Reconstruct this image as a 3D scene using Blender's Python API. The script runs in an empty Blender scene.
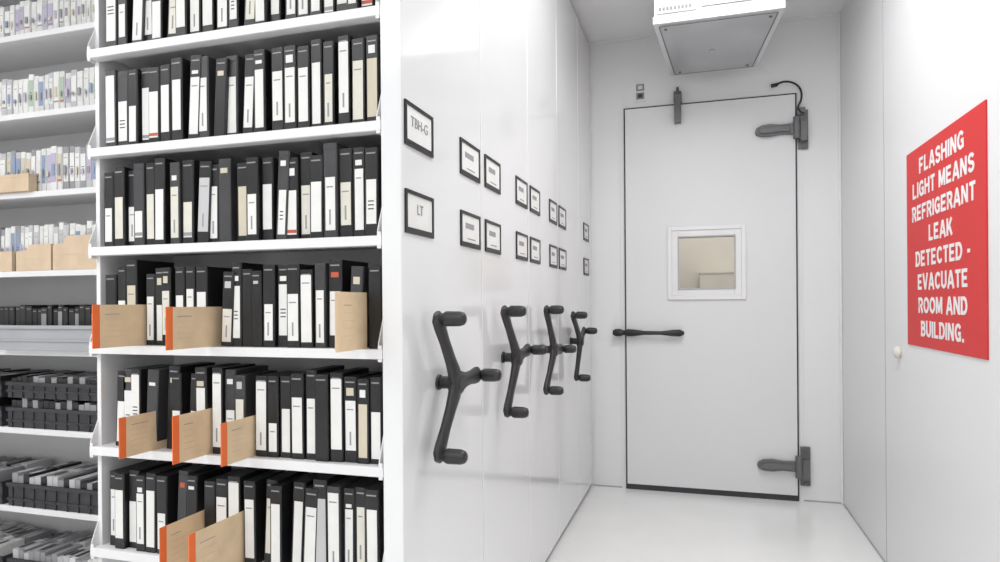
import bpy, bmesh, math, random
from mathutils import Matrix, Vector
random.seed(11)
H=1.0
scn=bpy.context.scene
scn.view_settings.view_transform='Standard'
scn.view_settings.look='None'
scn.view_settings.exposure=0.0

# ---------------- materials ----------------
def mat(name,col,rough=0.5,metal=0.0,noise=0.03,scale=8.0,bump=0.0,coat=0.0,spec=0.5):
    m=bpy.data.materials.new(name); m.use_nodes=True
    nt=m.node_tree; b=nt.nodes['Principled BSDF']
    b.inputs['Roughness'].default_value=rough
    b.inputs['Metallic'].default_value=metal
    b.inputs['Coat Weight'].default_value=coat
    b.inputs['Coat Roughness'].default_value=0.1
    b.inputs['Specular IOR Level'].default_value=spec
    tc=nt.nodes.new('ShaderNodeTexCoord')
    n=nt.nodes.new('ShaderNodeTexNoise'); n.inputs['Scale'].default_value=scale; n.inputs['Detail'].default_value=4
    nt.links.new(tc.outputs['Object'],n.inputs['Vector'])
    r=nt.nodes.new('ShaderNodeValToRGB')
    c=col
    r.color_ramp.elements[0].position=0.3; r.color_ramp.elements[1].position=0.7
    r.color_ramp.elements[0].color=(c[0]*(1-noise),c[1]*(1-noise),c[2]*(1-noise),1)
    r.color_ramp.elements[1].color=(min(1,c[0]*(1+noise)),min(1,c[1]*(1+noise)),min(1,c[2]*(1+noise)),1)
    nt.links.new(n.outputs['Fac'],r.inputs['Fac'])
    nt.links.new(r.outputs['Color'],b.inputs['Base Color'])
    if bump>0:
        bp=nt.nodes.new('ShaderNodeBump'); bp.inputs['Strength'].default_value=bump; bp.inputs['Distance'].default_value=0.002
        n2=nt.nodes.new('ShaderNodeTexNoise'); n2.inputs['Scale'].default_value=scale*12
        nt.links.new(tc.outputs['Object'],n2.inputs['Vector'])
        nt.links.new(n2.outputs['Fac'],bp.inputs['Height']); nt.links.new(bp.outputs['Normal'],b.inputs['Normal'])
    return m
M={}
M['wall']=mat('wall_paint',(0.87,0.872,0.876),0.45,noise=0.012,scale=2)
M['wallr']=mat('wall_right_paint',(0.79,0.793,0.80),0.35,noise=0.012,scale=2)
M['door']=mat('door_paint',(0.80,0.803,0.81),0.35,noise=0.012,scale=2)
M['ceil']=mat('ceiling_paint',(0.92,0.92,0.92),0.6,noise=0.01)
M['floor']=mat('floor_epoxy',(0.90,0.90,0.89),0.2,noise=0.02,scale=5)
M['panel']=mat('gloss_panel',(0.80,0.805,0.812),0.10,noise=0.006,scale=1.5,coat=0.5)
M['shelf']=mat('shelf_enamel',(0.80,0.80,0.81),0.3,noise=0.01)
M['black']=mat('black_plastic',(0.012,0.012,0.013),0.38,noise=0.2,scale=20)
M['dgrey']=mat('dark_grey_plastic',(0.045,0.045,0.048),0.4,noise=0.1,scale=20)
M['handle']=mat('handle_plastic',(0.020,0.020,0.022),0.42,noise=0.1,scale=30,bump=0.15)
M['gasket']=mat('gasket_rubber',(0.05,0.05,0.055),0.7,noise=0.1)
M['seam']=mat('seam_grey',(0.42,0.42,0.44),0.7)  # flat grey for wall panel joints and floor corner lines
M['label']=mat('white_label',(0.78,0.78,0.76),0.6,noise=0.03,scale=30)
M['label2']=mat('cream_label',(0.70,0.68,0.60),0.6,noise=0.05,scale=30)
M['ink']=mat('ink',(0.06,0.06,0.07),0.7)
M['greyink']=mat('grey_ink',(0.30,0.30,0.32),0.7)
M['manila']=mat('manila_card',(0.76,0.57,0.37),0.8,noise=0.07,scale=25)
M['orange']=mat('orange_edge',(0.85,0.17,0.04),0.6,noise=0.05)
M['hinge']=mat('grey_cast_metal',(0.16,0.16,0.165),0.42,metal=0.25,noise=0.06)
M['red']=mat('red_sign',(0.64,0.035,0.035),0.5,noise=0.02,scale=3,spec=0.3)
M['white']=mat('white_lettering',(0.84,0.82,0.82),0.5)
M['frame']=mat('white_frame',(0.86,0.86,0.865),0.3)
M['beige']=mat('beige_hall_wall',(0.70,0.67,0.61),0.7,noise=0.03)
M['halllight']=mat('window_patch_pale',(0.76,0.73,0.67),0.6)  # pale tone of the block added behind the door window
M['steel']=mat('evaporator_sheet',(0.48,0.49,0.50),0.35,metal=0.3,noise=0.08,scale=4)
M['alu']=mat('evaporator_trim',(0.66,0.67,0.68),0.35,metal=0.2,noise=0.04)
M['grey']=mat('grey_case',(0.30,0.30,0.31),0.5)
M['lgrey']=mat('light_grey_case',(0.52,0.52,0.53),0.5)
M['pale']=mat('pale_label',(0.72,0.72,0.71),0.6,noise=.06,scale=60)
M['lilac']=mat('lilac_label',(0.48,0.44,0.56),0.6)
M['blue']=mat('blue_label',(0.26,0.33,0.48),0.6)
M['green']=mat('green_label',(0.42,0.52,0.42),0.6)
M['sand']=mat('sand_label',(0.62,0.56,0.44),0.6)
M['redl']=mat('red_label',(0.50,0.10,0.05),0.6)
M['cardb']=mat('cardboard',(0.66,0.51,0.36),0.85,noise=0.08,scale=20)
M['tray']=mat('dark_tray',(0.035,0.035,0.04),0.55)
M['traygrey']=mat('grey_tray',(0.38,0.39,0.41),0.5)
g=bpy.data.materials.new('window_glass'); g.use_nodes=True
gb=g.node_tree.nodes['Principled BSDF']; gb.inputs['Transmission Weight'].default_value=1; gb.inputs['Roughness'].default_value=0.02; gb.inputs['IOR'].default_value=1.1
M['glass']=g

# ---------------- builder ----------------
class B:
    def __init__(s,name):
        s.name=name; s.bm=bmesh.new(); s.mats=[]
    def mi(s,m):
        if m not in s.mats: s.mats.append(m)
        return s.mats.index(m)
    def box(s,x0,x1,y0,y1,z0,z1,m,T=None):
        vs=[Vector((x,y,z)) for z in (z0,z1) for y in (y0,y1) for x in (x0,x1)]
        if T is not None: vs=[T@v for v in vs]
        v=[s.bm.verts.new(p) for p in vs]; k=s.mi(m)
        for f in ((0,2,3,1),(4,5,7,6),(0,1,5,4),(1,3,7,5),(3,2,6,7),(2,0,4,6)):
            fc=s.bm.faces.new([v[i] for i in f]); fc.material_index=k
    def prism(s,pts,d,m,T=None):
        d=Vector(d); a=[Vector(p) for p in pts]; b=[p+d for p in a]
        if T is not None: a=[T@v for v in a]; b=[T@v for v in b]
        va=[s.bm.verts.new(p) for p in a]; vb=[s.bm.verts.new(p) for p in b]; k=s.mi(m); n=len(va)
        fs=[s.bm.faces.new(va[::-1]),s.bm.faces.new(vb)]
        for i in range(n): fs.append(s.bm.faces.new([va[i],va[(i+1)%n],vb[(i+1)%n],vb[i]]))
        for f in fs: f.material_index=k
    def tube(s,pts,rad,m,n=16,flat=None,smooth=True):
        pts=[Vector(p) for p in pts]; rings=[]; k=s.mi(m)
        for i,p in enumerate(pts):
            t=(pts[min(i+1,len(pts)-1)]-pts[max(i-1,0)]).normalized()
            ref=Vector(flat) if flat else (Vector((0,0,1)) if abs(t.z)<0.9 else Vector((0,1,0)))
            u=t.cross(ref).normalized(); w=u.cross(t).normalized()
            r=rad[i]; r1,r2=(r if isinstance(r,tuple) else (r,r))
            rings.append([s.bm.verts.new(p+u*(r1*math.cos(2*math.pi*j/n))+w*(r2*math.sin(2*math.pi*j/n))) for j in range(n)])
        for a,b in zip(rings,rings[1:]):
            for j in range(n):
                f=s.bm.faces.new([a[j],a[(j+1)%n],b[(j+1)%n],b[j]]); f.material_index=k; f.smooth=smooth
        for r in (rings[0][::-1],rings[-1]):
            f=s.bm.faces.new(r); f.material_index=k
    def done(s,parent=None,bevel=0,seg=2,smooth=False):
        bmesh.ops.recalc_face_normals(s.bm,faces=s.bm.faces)
        me=bpy.data.meshes.new(s.name); s.bm.to_mesh(me); s.bm.free()
        for m in s.mats: me.materials.append(M[m])
        o=bpy.data.objects.new(s.name,me); scn.collection.objects.link(o)
        if parent: o.parent=parent
        if bevel>0:
            md=o.modifiers.new('bevel','BEVEL'); md.width=bevel; md.segments=seg; md.limit_method='ANGLE'
        return o
def empty(name):
    o=bpy.data.objects.new(name,None); scn.collection.objects.link(o); o.empty_display_size=0.1; return o
def text(body,name,size,center,axes,m,parent=None,bold=0.0,sx=1.0,ext=0.0006,font=None):
    c=bpy.data.curves.new(name,'FONT'); c.body=body; c.size=size; c.align_x='CENTER'; c.align_y='CENTER'
    c.extrude=ext; c.offset=bold
    c.materials.append(M[m])
    o=bpy.data.objects.new(name,c); scn.collection.objects.link(o)
    x,y=Vector(axes[0]),Vector(axes[1]); z=x.cross(y)
    R=Matrix((x,y,z)).transposed().to_4x4()
    o.matrix_world=Matrix.Translation(Vector(center))@R@Matrix.Diagonal((sx,1,1,1))
    if parent: o.parent=parent
    return o
def box_obj(name,*a,bevel=0,parent=None):
    b=B(name); b.box(*a); return b.done(parent,bevel)
# bold grotesque lettering, stroke outlines: name -> (width, [polylines])
def arc(cx,cy,rx,ry,a0,a1,n=10):
    return [(cx+rx*math.cos(math.radians(a0+(a1-a0)*i/n)),cy+ry*math.sin(math.radians(a0+(a1-a0)*i/n))) for i in range(n+1)]
GL={
'F':(.50,[[(0,0),(0,1)],[(-.1,.9),(.52,.9)],[(0,.5),(.44,.5)]]),
'L':(.48,[[(0,0),(0,1)],[(-.1,.1),(.52,.1)]]),
'E':(.52,[[(0,0),(0,1)],[(-.1,.9),(.54,.9)],[(0,.5),(.48,.5)],[(-.1,.1),(.56,.1)]]),
'A':(.66,[[(-.02,0),(.29,.93),(.37,.93),(.68,0)],[(.12,.30),(.54,.30)]]),
'V':(.62,[[(-.02,1),(.27,.08),(.35,.08),(.64,1)]]),
'H':(.58,[[(0,0),(0,1)],[(.58,0),(.58,1)],[(0,.52),(.58,.52)]]),
'I':(.0,[[(0,0),(0,1)]]),
'N':(.58,[[(0,0),(0,1)],[(.58,0),(.58,1)],[(.03,.95),(.55,.05)]]),
'M':(.72,[[(0,0),(0,1)],[(.72,0),(.72,1)],[(.03,.96),(.36,.12),(.69,.96)]]),
'T':(.52,[[(.26,0),(.26,.9)],[(-.06,.9),(.58,.9)]]),
'K':(.56,[[(0,0),(0,1)],[(.06,.36),(.54,.97)],[(.22,.58),(.58,.0)]]),
'D':(.56,[[(0,0),(0,1)],[(-.1,.9),(.24,.9)]+arc(.24,.5,.34,.40,80,-80,12)+[(.24,.1),(-.1,.1)]]),
'U':(.56,[[(0,1),(0,.36)]+arc(.28,.36,.28,.27,180,360,12)+[(.56,1)]]),
'C':(.58,[arc(.32,.5,.32,.41,42,318,20)]),
'G':(.60,[arc(.32,.5,.32,.41,42,318,20),[(.34,.46),(.68,.46)],[(.58,.5),(.58,.04)]]),
'O':(.64,[arc(.32,.5,.33,.41,0,360,24)]),
'S':(.52,[arc(.26,.72,.25,.20,20,90,4)+arc(.26,.71,.25,.21,95,265,8)[1:]+arc(.27,.29,.25,.21,85,-95,8)+arc(.27,.29,.25,.21,-100,-165,4)[1:]]),
'R':(.54,[[(0,0),(0,1)],[(-.1,.9),(.3,.9)]+arc(.3,.68,.22,.22,85,-85,8)+[(.3,.46),(0,.46)],[(.32,.46),(.56,0)]]),
'B':(.52,[[(0,0),(0,1)],[(-.1,.9),(.28,.9)]+arc(.28,.71,.19,.19,85,-85,7)+[(.28,.52),(0,.52)],[(.28,.52)]+arc(.3,.31,.22,.21,85,-85,7)+[(.28,.1),(-.1,.1)]]),
'-':(.26,[[(0,.42),(.30,.42)]]),
'.':(.0,[[(0,0),(0,.2)]]),
' ':(.10,[]),
}
def letter_line(b,s,cap,cy,cz,X,maxw,m,sx):
    sw=.2; gap=.33
    tot=sum(GL[c][0] for c in s)+gap*(len(s)-1)
    ox=-tot/2
    lvl=[0]
    def P(px,pz): return (X-lvl[0]*.00002, cy-(px*cap*sx), cz+(pz-.5)*cap)
    for c in s:
        w,pl=GL[c]
        for line in pl:
            for (p,q) in zip(line,line[1:]):
                dx,dz=q[0]-p[0],q[1]-p[1]; L=math.hypot(dx,dz)
                if L<1e-6: continue
                ux,uz=dx/L,dz/L; e=.03 if len(line)>2 else 0
                nx,nz=-uz*sw/2,ux*sw/2
                a=(p[0]-ux*e+ox,p[1]-uz*e); d=(q[0]+ux*e+ox,q[1]+uz*e)
                lvl[0]=(lvl[0]+1)%12
                b.prism([P(a[0]+nx,a[1]+nz),P(d[0]+nx,d[1]+nz),P(d[0]-nx,d[1]-nz),P(a[0]-nx,a[1]-nz)],(-.0008,0,0),m)
        ox+=w+gap

XL,XR,YB=-0.568,0.672,3.6
CH=2.43
YF=-2.0; XW=-3.4
# ---------------- room ----------------
box_obj('floor',XW-.1,XR+.1,YF-.1,5.0,-0.1,0,'floor')
box_obj('ceiling',XW-.1,XR+.1,YF-.1,5.0,CH,CH+.1,'ceil')
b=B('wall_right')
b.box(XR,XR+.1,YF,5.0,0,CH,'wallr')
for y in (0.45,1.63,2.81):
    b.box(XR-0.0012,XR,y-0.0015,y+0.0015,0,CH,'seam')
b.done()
box_obj('wall_left',XW-.1,XW,YF,5.0,0,CH,'wall')
box_obj('wall_front',XW,XR,YF-.1,YF,0,CH,'wall')
DX0,DX1,DT=-0.379,0.462,2.04
b=B('wall_back')
b.box(XW,DX0-.006,YB,YB+.1,0,CH,'wall')
b.box(DX1+.006,XR,YB,YB+.1,0,CH,'wall')
b.box(DX0-.006,DX1+.006,YB,YB+.1,DT+.006,CH,'wall')
b.done()
box_obj('wall_hall',XW,XR,4.9,5.0,0,CH,'beige')
b=B('window_patch_block')  # block added for a pale reflection-like patch in the window; no cabinet known
b.box(.0,.26,4.72,4.88,.04,1.20,'halllight'); b.box(.005,.255,4.74,4.88,0,.04,'grey'); b.box(-.005,.265,4.715,4.88,1.20,1.21,'halllight'); b.box(.03,.04,4.70,4.72,.6,.7,'hinge')
b.done(bevel=.001)
b=B('trim_1')
b.box(XR-.012,XR,YB-.012,YB,0,CH,'frame'); b.done(bevel=.004)
b=B('trim_2'); b.box(XL,XR-.012,YB-.01,YB,CH-.012,CH,'frame'); b.done()
b=B('floor_line_back'); b.box(DX1+.02,XR-.012,YB-.004,YB,0,.006,'seam'); b.box(XL,DX0-.02,YB-.004,YB,0,.006,'seam'); b.done()  # thin grey line along the foot of the back wall
b=B('floor_line_right'); b.box(XR-.004,XR,YF,YB-.012,0,.005,'seam'); b.done()  # same thin grey line, right wall

# ---------------- door ----------------
door=empty('door_1')
WX0,WX1,WZ0,WZ1=-0.106,0.173,1.073,1.344
b=B('leaf')
y0,y1=YB-.022,YB+.06
zb=0.03
b.box(DX0,WX0,y0,y1,zb,DT,'door'); b.box(WX1,DX1,y0,y1,zb,DT,'door')
b.box(WX0,WX1,y0,y1,zb,WZ0,'door'); b.box(WX0,WX1,y0,y1,WZ1,DT,'door')
b.done(door)
b=B('gasket')
gw=.008
b.box(DX0-gw,DX0,YB-.015,YB+.05,.0,DT+gw,'gasket'); b.box(DX1,DX1+gw,YB-.015,YB+.05,.0,DT+gw,'gasket')
b.box(DX0,DX1,YB-.015,YB+.05,DT,DT+gw,'gasket'); b.box(DX0,DX1,YB-.015,YB+.05,0.0,zb,'gasket')
b.done(door)
b=B('door_edge_trim')
b.box(DX0-.03,DX0-gw,YB-.006,YB,0,DT+.03,'wall'); b.box(DX1+gw,DX1+.03,YB-.006,YB,0,DT+.03,'wall'); b.box(DX0-gw,DX1+gw,YB-.006,YB,DT+gw,DT+.03,'wall')
b.done(door)
b=B('window_frame')
ox0,ox1,oz0,oz1=-0.162,0.226,1.016,1.40
def ring(b,x0,x1,z0,z1,w,ya,yb,m):
    b.box(x0,x0+w,ya,yb,z0,z1,m); b.box(x1-w,x1,ya,yb,z0,z1,m); b.box(x0+w,x1-w,ya,yb,z0,z0+w,m); b.box(x0+w,x1-w,ya,yb,z1-w,z1,m)
ring(b,ox0,ox1,oz0,oz1,.022,y0-.012,y0,'frame')
ring(b,ox0+.022,ox1-.022,oz0+.022,oz1-.022,.034,y0-.006,y0,'frame')
ring(b,WX0-.004,WX1+.004,WZ0-.004,WZ1+.004,.006,y0-.012,y0-.004,'lgrey')
b.done(door,bevel=.002)
b=B('window_glass'); b.box(WX0,WX1,YB+.01,YB+.014,WZ0,WZ1,'glass'); b.done(door)
b=B('latch_handle'); zl=.842
b.tube([(-.425,YB,zl),(-.425,YB-.035,zl)],[.02,.018],'handle',16)
b.tube([(-.45,YB-.04,zl),(-.435,YB-.04,zl),(-.41,YB-.04,zl),(-.385,YB-.045,zl)],[.012,.02,.02,.010],'handle',12)
b.tube([(-.39,YB-.045,zl),(-.37,YB-.05,zl),(-.34,YB-.055,zl),(-.28,YB-.06,zl),(-.2,YB-.06,zl),(-.14,YB-.06,zl),(-.10,YB-.055,zl),(-.08,YB-.05,zl)],
       [(.012,.010),(.02,.016),(.019,.015),(.011,.010),(.010,.009),(.017,.011),(.019,.012),(.008,.006)],'handle',14,flat=(0,1,0))
b.box(-.372,-.345,YB-.05,y0,zl-.016,zl+.016,'handle')
b.done(door,bevel=.003)
def hinge(name,zc):
    b=B(name)
    X0,X1=0.272,0.455
    prof=[(X0,0.0),(X0+.006,.018),(X0+.03,.03),(X0+.07,.034),(X0+.12,.028),(X1,.03),(X1,-.022),(X0+.12,-.018),(X0+.07,-.026),(X0+.03,-.024),(X0+.006,-.014)]
    b.prism([(x,y0,zc+z) for x,z in prof],(0,-.028,0),'hinge')
    b.prism([(x*.8+.07,y0-.028,zc+z*.55) for x,z in prof[1:]],(0,-.012,0),'hinge')
    b.tube([(.465,y0-.03,zc-.05),(.465,y0-.03,zc+.06)],[.017,.017],'hinge',16)
    b.box(.477,.522,YB-.018,YB,zc-.095,zc+.10,'hinge')
    b.box(.482,.516,YB-.05,YB-.018,zc-.06,zc+.04,'hinge')
    b.tube([(.50,YB-.03,zc-.08),(.50,YB-.016,zc-.08)],[.008,.008],'hinge',10)
    b.tube([(.50,YB-.03,zc+.08),(.50,YB-.016,zc+.08)],[.008,.008],'hinge',10)
    b.done(door,bevel=.004)
hinge('hinge_top',1.86); hinge('hinge_bottom',.175)
b=B('door_closer_catch')
b.box(-.125,-.085,YB-.05,YB,2.05,2.105,'hinge'); b.box(-.122,-.088,YB-.06,YB-.024,1.94,2.06,'hinge'); b.tube([(-.105,YB-.05,2.09),(-.105,YB-.05,2.125)],[.012,.006],'hinge',10)
b.done(door,bevel=.004)
cu=bpy.data.curves.new('heater_cable','CURVE'); cu.dimensions='3D'; cu.bevel_depth=.005; cu.materials.append(M['black'])
sp=cu.splines.new('NURBS'); P=[(.375,YB-.006,2.100),(.40,YB-.02,2.112),(.44,YB-.03,2.105),(.478,YB-.03,2.08),(.495,YB-.03,2.04),(.487,YB-.03,1.99),(.465,YB-.03,1.965),(.495,YB-.03,1.94)]
sp.points.add(len(P)-1)
for q,p in zip(sp.points,P): q.co=(*p,1)
sp.use_endpoint_u=True
o=bpy.data.objects.new('heater_cable',cu); scn.collection.objects.link(o); o.parent=door
b=B('cable_gland'); b.tube([(.352,YB-.012,2.095),(.382,YB-.012,2.10)],[.009,.009],'black',10); b.box(.47,.508,YB-.03,YB,1.935,1.97,'hinge'); b.done(door)
b=B('light_switch_plate')
b.box(-.328,-.27,YB-.008,YB,2.082,2.182,'frame')
for zz in (2.092,2.137):
    b.box(-.32,-.278,YB-.011,YB-.008,zz,zz+.036,'greyink'); b.box(-.311,-.287,YB-.013,YB-.011,zz+.008,zz+.028,'ink' if zz<2.1 else 'label')
b.done(bevel=.001)
b=B('wall_knob'); b.tube([(XR,2.62,.82),(XR-.006,2.62,.82),(XR-.012,2.62,.82),(XR-.018,2.62,.82),(XR-.022,2.62,.82)],[.02,.022,.021,.016,.008],'label2',20); b.done()

# ---------------- sign ----------------
sg=empty('warning_sign')
b=B('sign_board'); b.box(XR-.004,XR,1.875,2.515,.855,1.49,'red'); b.done(sg,bevel=.001)
lines=['FLASHING','LIGHT MEANS','REFRIGERANT','LEAK','DETECTED -','EVACUATE','ROOM AND','BUILDING.']
b=B('sign_lettering')
for i,l in enumerate(lines):
    letter_line(b,l,.049,2.195,1.49-.062-i*.0735,XR-.0042,0,'white',1.17)
b.done(sg)

# ---------------- evaporator ----------------
ev=empty('evaporator_unit')
b=B('cabinet')
zn=2.155
x0,x1,x2,x3=-.175,.325,-.133,.273
ya,yb_=2.8,3.45
b.prism([(x0,ya,zn+.03),(x1,ya,zn+.03),(x3,yb_,zn+.03),(x2,yb_,zn+.03)],(0,0,CH-zn-.03),'alu')
b.done(ev,bevel=.003)
b=B('drip_pan')
b.prism([(x0-.004,ya-.006,zn),(x1+.004,ya-.006,zn),(x3+.004,yb_+.004,zn),(x2-.004,yb_+.004,zn)],(0,0,.03),'alu')
b.prism([(x0+.02,ya+.02,zn-.004),(x1-.02,ya+.02,zn-.004),(x3-.02,yb_-.02,zn-.004),(x2+.02,yb_-.02,zn-.004)],(0,0,.004),'steel')
def rim(pa,pb,w,m,z0,z1):
    pa=Vector((*pa,z0));pb=Vector((*pb,z0)); t=(pb-pa).normalized(); n=Vector((-t.y,t.x,0))*w/2
    b.prism([pa-n,pb-n,pb+n,pa+n],(0,0,z1-z0),m)
c4=[(x0+.02,ya+.02),(x1-.02,ya+.02),(x3-.02,yb_-.02),(x2+.02,yb_-.02)]
for i in range(4): rim(c4[i],c4[(i+1)%4],.005,'hinge',zn-.0052,zn-.0041)
for (xx,yy) in ((x0+.045,ya+.05),(x1-.045,ya+.05),(x2+.045,yb_-.05),(x3-.045,yb_-.05)):
    b.tube([(xx,yy,zn-.004),(xx,yy,zn-.009)],[.007,.006],'hinge',8)
b.tube([(.06,3.15,zn-.004),(.06,3.15,zn-.012)],[.012,.012],'steel',12)
b.done(ev,bevel=.002)
b=B('face_louvres')
b.box(x0+.012,x0+.17,ya-.008,ya-.0005,zn+.04,zn+.075,'label')
for k in range(9):
    b.box(x0+.02+k*.015,x0+.03+k*.015,ya-.009,ya-.008,zn+.05,zn+.064,'greyink')
for k in range(7):
    b.box(x0+.19,x1-.02,ya-.008,ya,zn+.05+k*.026,zn+.062+k*.026,'steel')
b.done(ev)

# ---------------- shelving ----------------
def rel(z): return H+z
shelf1=[rel(z) for z in (-.81,-.576,-.338,-.10,.13,.362,.594,.83,1.06)]
shelf2=[rel(z) for z in (-.95,-.705,-.43,-.157,.116,.39,.665,.94,1.2)]
def handle(parent,yc,zc,rot=0.0,R=.168):
    b=B('handle'); X=XL
    b.tube([(X,yc,zc),(X+.006,yc,zc)],[.018,.017],'handle',24)
    b.tube([(X+.006,yc,zc),(X+.035,yc,zc)],[.014,.014],'handle',16)
    b.tube([(X+.03,yc,zc),(X+.034,yc,zc),(X+.054,yc,zc),(X+.060,yc,zc)],[.022,.027,.026,.018],'handle',24)
    for a in (0,120,240):
        t=math.radians(a+rot); c,s=math.cos(t),math.sin(t)
        def pt(r,x): return (X+x,yc+r*c,zc+r*s)
        b.tube([pt(0.0,.044),pt(.03,.044),pt(.06,.042),pt(.11,.038),pt(.15,.035),pt(R,.035),pt(R+.014,.035)],
               [(.026,.012),(.024,.012),(.018,.011),(.017,.010),(.021,.011),(.021,.012),(.011,.007)],'handle',14,flat=(1,0,0))
        b.tube([pt(R,.035),pt(R,.048),pt(R,.051),pt(R,.056),pt(R,.084),pt(R,.094),pt(R,.098)],[.012,.012,.015,.0165,.016,.013,.007],'handle',18)
    b.done(parent,bevel=.0015)
def cardholder(parent,ya,yb,z0,z1,txt=None):
    b=B('label_holder')
    w=.008
    b.box(XL,XL+.004,ya,ya+w,z0,z1,'black');b.box(XL,XL+.004,yb-w,yb,z0,z1,'black');b.box(XL,XL+.004,ya+w,yb-w,z0,z0+w*1.5,'black');b.box(XL,XL+.004,ya+w,yb-w,z1-w,z1,'black')
    b.box(XL,XL+.002,ya+w,yb-w,z0+w*1.5,z1-w,'label')
    if not txt:
        b.box(XL+.002,XL+.0024,ya+.035,yb-.05,z1-.042,z1-.028,'greyink')
        b.box(XL+.002,XL+.0024,ya+.05,yb-.04,z0+.02,z0+.023,'greyink')
    b.done(parent)
    if txt: text(txt,'label_text',.030,(XL+.0028,(ya+yb)/2,z0+.052),((0,1,0),(0,0,1)),'greyink',parent,ext=.0003)
def unit(y0,y1,x0,shelves,labels,hy=None,hz=.828,rot=0,detail=True):
    u=empty('mobile_shelving')
    b=B('end_panel'); b.box(XL-.044,XL,y0,y1-.004,.02,2.41,'panel'); b.done(u,bevel=.0025)
    xr=XL-.044
    ym=(y0+y1)/2
    b=B('rack')
    pz=2.3
    b.box(x0,xr,ym-.003,ym+.003,.1,pz,'shelf')
    b.box(x0,x0+.012,y0+.022,y1-.022,.1,pz,'shelf')
    b.box(xr-.008,xr,y0+.02,y1-.02,.1,pz,'shelf')
    for z in shelves:
        b.box(x0,xr-.0005,y0,y0+.004,z-.010,z+.010,'shelf')
        b.box(x0,xr-.0005,y1-.008,y1-.004,z-.010,z+.010,'shelf')
        b.box(x0,xr-.0005,y0+.004,y1-.008,z+.006,z+.010,'shelf')
        b.box(x0,xr-.0005,y0+.004,y0+.03,z-.010,z-.008,'shelf')
        for xx in (x0,xr-.011):
            b.prism([(xx,y0+.002,z-.016),(xx,y0+.002,z+.022),(xx,y0+.022,z+.07),(xx,y0+.03,z+.09),(xx,y0+.03,z-.016)],(.0025,0,0),'shelf')
            b.box(xx,xx+.009,y0+.001,y0+.004,z-.016,z+.018,'shelf')
    b.done(u,bevel=.0008,seg=1)
    b=B('carriage')
    b.box(x0+.01,xr,y0+.03,y1-.03,.03,.1,'lgrey')
    b.box(x0+.01,XL-.02,y0+.05,y1-.05,.0,.03,'gasket')
    b.done(u)
    for ll in labels:
        ya,yb=ll[0],ll[1]
        cardholder(u,ya,yb,rel(.325),rel(.415),ll[2] if len(ll)>2 else None)
        cardholder(u,ya,yb,rel(.146),rel(.235),ll[3] if len(ll)>3 else None)
    if hy: handle(u,hy,hz,rot)
    return u
unit(1.195,1.70,-1.375,shelf1,[(1.21,1.355,'TBH-G','LT'),(1.53,1.68)],1.382,hz=.824)
unit(1.70,2.21,-3.0,shelf2,[(1.725,1.87),(2.045,2.19)],1.89,hz=.840,rot=4)
unit(2.21,2.70,-3.0,shelf2,[(2.23,2.375),(2.54,2.68)],2.41,rot=-3)
unit(2.70,3.20,-3.0,shelf2,[(2.72,2.87)],2.97,rot=14)
unit(3.20,3.585,-3.0,shelf2,[(3.34,3.49)])

# ---------------- tapes ----------------
def tape(b,x,y,z,w,h,d,body,lab,l0,l1,T=None,marks=True,m=.0052):
    c=.0022
    b.prism([(x,y+c,z),(x+c,y,z),(x+w-c,y,z),(x+w,y+c,z),(x+w,y+d,z),(x,y+d,z)],(0,0,h),body,T)
    b.box(x+.005,x+w-.005,y-.0008,y,z+h*.93,z+h*.945,'grey' if body=='black' else body,T)
    if lab:
        b.box(x+m,x+w-m*.7,y-.0009,y,z+h*l0,z+h*l1,lab,T)
        if marks:
            r=random.random()
            if r<.5:
                zt=z+h*(l1-.05)
                b.box(x+m+.003,x+w-m-.003,y-.0011,y-.0009,zt-h*.06,zt-h*.045,'greyink',T)
            if r<.35:
                zt=z+h*(l0+.06)
                b.box(x+w*.5-.002,x+w*.5+.002,y-.0011,y-.0009,zt,zt+h*.16,'greyink',T)
            if .5<r<.62:
                b.box(x+m,x+w-m*.7,y-.0011,y-.0009,z+h*(l0+.02),z+h*(l0+.06),'redl' if r<.53 else 'greyink',T)
            if r>.85:
                zt=z+h*(l0+l1)/2
                for kk in range(3): b.box(x+m+.004,x+w-m-.004,y-.0011,y-.0009,zt-kk*.008,zt-kk*.008+.0025,'ink',T)
gaps={3:[-1.237,-1.035,-.657],2:[-1.194,-1.043,-.933],1:[-1.068,-.964]}
b=B('videotapes')
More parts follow.
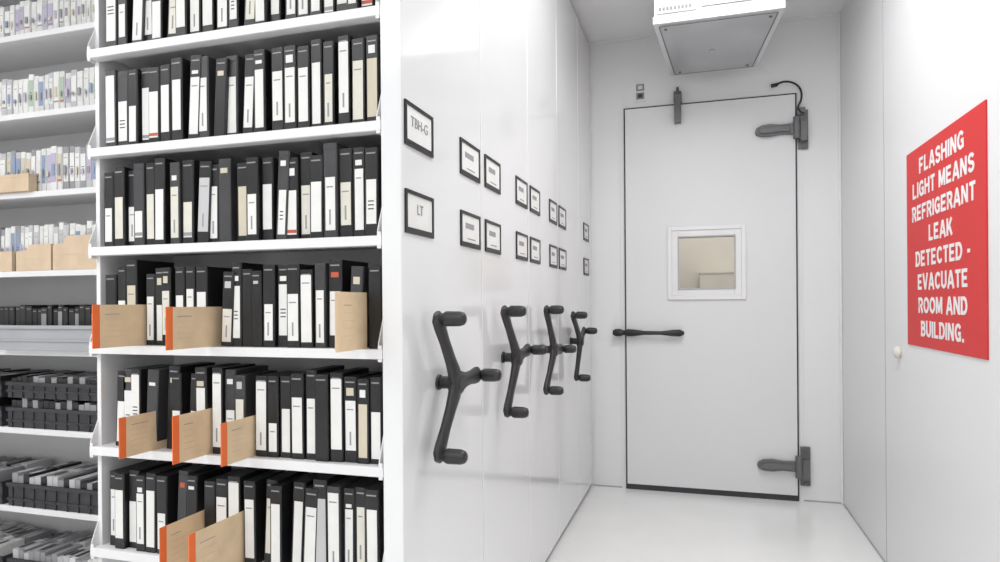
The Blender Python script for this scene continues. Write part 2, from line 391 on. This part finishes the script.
for k in (1,2,3,4,5,6):
    z=shelf1[k]+.0105
    x=-1.335 if k in (5,6,2) else -1.345
    while True:
        w=random.choice([.029,.031,.030,.027,.032])
        if k in(3,) and random.random()<.4: w=.026
        for gx in gaps.get(k,[]):
            if x<gx+.004 and x+w>gx-.003: x=gx+.004
        if x+w>-.624:
            w=-.624-x
            if w<.024: break
            w=min(w,.03)
        h=random.choice([.178,.182,.186,.19,.175]) if k!=3 else random.choice([.165,.17,.178,.185])
        if random.random()<.06: h=.198 if k!=5 else .19
        y=1.195+.014+random.choice([0,.004,.008,.012,.002])
        T=None
        r=random.random()
        if r<.07 and x<-.7: x+=.012
        ang=random.uniform(-.4,.4)
        if r>.9 and x<-.7: ang=2.6
        ang=math.radians(ang)
        piv=Vector((x+(w if ang>0 else 0),y,z))
        T=Matrix.Translation(piv)@Matrix.Rotation(ang,4,'Y')@Matrix.Translation(-piv)
        if abs(ang)>.02: 
            x+=.007; T=Matrix.Translation(Vector((.006,0,0)))@T
        q=random.random()
        l0=random.choice([.07,.08,.1,.06,.14]); m=random.choice([.0045,.0055,.004])
        body='black' if random.random()<.82 else 'dgrey'
        if q<.60: lab,l1='label',random.choice([.60,.64,.56,.68,.52,.72,.76])
        elif q<.72: lab,l1='label2',random.choice([.62,.5,.7])
        elif q<.82: lab,l1='label',.42
        elif q<.87: lab,l1=None,0
        elif q<.93: lab,l1,m='label',.93,.003
        elif q<.97: lab,l1,m='lgrey',.8,.003
        else: lab,l1='sand',.7
        if k==1 and .3<q<.9 and lab: l1=.78
        if k==5 and lab and random.random()<.5: l1=max(l1,.74)
        tape(b,x,y,z,w,h,.115,body,lab,l0,l1,T,m=m)
        if random.random()<.35 and l1<.78:
            s0=random.choice([.80,.78,.83])
            b.box(x+.007,x+w-.007,y-.0009,y,z+h*s0,z+h*(s0+random.choice([.04,.06,.09])),random.choice(['label','sand','lgrey','label','redl']),T)
        x+=w+random.choice([.0008,.001,.002,.0012])
b.done()

def card(X,yn,z,h,or_=True,yfar=1.30):
    c=B('divider_card')
    t=.0012
    c.box(X-t/2,X+t/2,yn,yfar,z,z+h,'manila')
    if or_:
        c.box(X-t/2-.0004,X+t/2+.0004,yn-.0006,yn+.017,z+.0002,z+h+.0004,'orange')
    for k in range(5):
        zz=z+h*(.25+.13*k)
        c.box(X+t/2,X+t/2+.0002,yn+.03,yn+.03+.05*(0.5+0.5*random.random()),zz,zz+.0014,'greyink' if k==4 else 'cardb')
    c.done()
z4=shelf1[3]+.0105; z5=shelf1[2]+.0105; z6=shelf1[1]+.0105
card(-1.237,1.085,z4,.094); card(-1.035,1.076,z4,.088); card(-.657,1.092,z4,.115,False,1.215)
card(-1.194,1.11,z5,.088); card(-1.043,1.10,z5,.10); card(-.933,1.112,z5,.088)
card(-1.068,1.09,z6,.108); card(-.964,1.056,z6,.115)

# left unit contents
b=B('small_videotapes')
for k,(labs,hh) in {7:(['pale','label','lilac','pale','label'],.125),6:(['pale','lilac','label','pale','blue','green'],.135),5:(['pale','lilac','label','blue','sand','label'],.15),4:(['label','sand','pale','lgrey','blue'],.16),3:([None,None,'grey',None],.15)}.items():
    z=shelf2[k]+.0105; x=-2.97
    while x<-1.5:
        w=random.choice([.022,.024,.026,.02])
        h=hh*random.choice([1,1,.97,.94,1.03])
        body=random.choice(['lgrey','grey','pale','pale','label']) if k>3 else 'black'
        tape(b,x,1.70+.02+random.uniform(0,.006),z,w,h,.1,body,random.choice(labs),.2,.85,m=.0025)
        if k>3: b.box(x+.007,x+w-.007,1.7175,1.719,z+h*.35,z+h*random.uniform(.42,.62),random.choice(['grey','greyink','lilac','sand','blue']))
        x+=w+.0015
b.done()
b=B('cardboard_folder')
b.box(-2.55,-2.20,1.685,1.715,shelf2[5]+.0105,shelf2[5]+.0105+.06,'cardb'); b.box(-2.55,-2.20,1.684,1.685,shelf2[5]+.06,shelf2[5]+.062,'sand'); b.done(bevel=.001)
def folder(x0,x1,z,h):
    f=B('manila_folder'); 
    f.prism([(x0,1.70,z),(x1,1.70,z),(x1,1.70,z+h),(x0+.06,1.70,z+h),(x0+.05,1.70,z+h*.8),(x0,1.70,z+h*.75)],(0,.012,0),'cardb')
    f.box(x0+.02,x1-.05,1.699,1.70,z+h*.45,z+h*.47,'sand'); f.done()
folder(-2.28,-2.12,shelf2[4]+.0105,.09); folder(-2.11,-1.90,shelf2[4]+.0105,.115); folder(-2.50,-2.30,shelf2[4]+.0105,.07)
def tray(x0,x1,z,h,m,fill,slots=16,th=.03):
    t=B('tape_tray'); ya,yb=1.705,1.93
    t.box(x0,x1,ya,yb,z,z+.004,m)
    t.box(x0,x1,ya,ya+.004,z+.004,z+h,m); t.box(x0,x1,yb-.004,yb,z+.004,z+h,m)
    t.box(x0,x0+.004,ya+.004,yb-.004,z+.004,z+h,m); t.box(x1-.004,x1,ya+.004,yb-.004,z+.004,z+h,m)
    t.box(x0-.003,x1+.003,ya-.006,ya,z+h-.012,z+h,m)
    t.box(x0-.003,x1+.003,ya-.004,ya,z+.02,z+.028,m)
    n=int((x1-x0)/.05)
    for i in range(n): 
        xx=x0+.02+i*.05; t.box(xx,xx+.004,ya-.004,ya,z,z+h-.012,m)
    x=x0+.008
    while x+.03<x1-.006:
        w=random.choice([.026,.028,.024])
        for yy in (ya+.008,ya+.115):
            hh=h+th*random.uniform(.6,1.1)
            mm=random.choice(fill)
            t.box(x,x+w-.002,yy,yy+.098,z+.005,z+hh,mm)
            t.box(x+.004,x+w-.006,yy+.015,yy+.07,z+hh,z+hh+.0008,random.choice(['grey','lgrey','black']))
        x+=w
    t.done()
for (k,m,fill,hs) in ((2,'tray',['black','black','grey'],(.07,)),(1,'tray',['black','grey','lgrey'],(.08,)),(0,'tray',['lgrey','grey','pale'],(.06,))):
    for x0 in (-2.92,-2.33,-1.86):
        x1={-2.92:-2.36,-2.33:-1.88,-1.86:-1.45}[x0]
        z=shelf2[k]+.0105
        tray(x0,x1,z,hs[0],m,fill)
        if k in(2,): tray(x0,x1,z+hs[0]+.034,.055,m,fill,th=.02)
for x0,x1 in((-2.92,-2.36),(-2.33,-1.9),(-1.88,-1.45)):
    t=B('grey_storage_tray'); z=shelf2[3]+.0105
    t.box(x0,x1,1.672,1.676,z,z+.085,'traygrey'); t.box(x0,x1,1.666,1.672,z+.073,z+.085,'traygrey'); t.box(x0,x1,1.668,1.672,z+.03,z+.036,'traygrey')
    t.box(x0,x0+.004,1.676,1.715,z,z+.085,'traygrey'); t.box(x1-.004,x1,1.676,1.715,z,z+.085,'traygrey'); t.box(x0,x1,1.676,1.715,z,z+.003,'traygrey')
    t.done(bevel=.001)

# ---------------- lights ----------------
def fixture(x,y,sx,sy,e):
    p=empty('ceiling_light')
    b=B('housing'); b.box(x-sx/2-.02,x+sx/2+.02,y-sy/2-.02,y+sy/2+.02,CH-.03,CH,'frame'); b.done(p)
    L=bpy.data.lights.new('lamp','AREA'); L.shape='RECTANGLE'; L.size=sx; L.size_y=sy; L.energy=e; L.color=(1,1,1)
    o=bpy.data.objects.new('lamp',L); scn.collection.objects.link(o); o.location=(x,y,CH-.034); o.parent=p
fixture(.05,1.95,.6,1.2,18.5)
fixture(-.2,-.7,.9,1.2,20)
fixture(-1.6,-.4,1.2,1.2,22)
fixture(-2.7,.3,.8,1.2,17)
L=bpy.data.lights.new('hall_lamp','AREA'); L.size=.8; L.energy=15; L.color=(1,.97,.92)
o=bpy.data.objects.new('hall_lamp',L); scn.collection.objects.link(o); o.location=(0,4.3,CH-.03)

w=bpy.data.worlds.new('world'); scn.world=w; w.use_nodes=True
w.node_tree.nodes['Background'].inputs['Color'].default_value=(1,1,1,1); w.node_tree.nodes['Background'].inputs['Strength'].default_value=.5

# ---------------- camera ----------------
cd=bpy.data.cameras.new('camera'); cd.sensor_width=36; cd.lens=23.65; cd.shift_y=.023; cd.clip_start=.02
co=bpy.data.objects.new('camera',cd); scn.collection.objects.link(co); scn.camera=co
R=Matrix.Rotation(math.radians(16.93),4,'Z')@Matrix.Rotation(math.radians(90),4,'X')@Matrix.Rotation(math.radians(-.4),4,'Z')
co.matrix_world=Matrix.Translation((0,0,H))@R
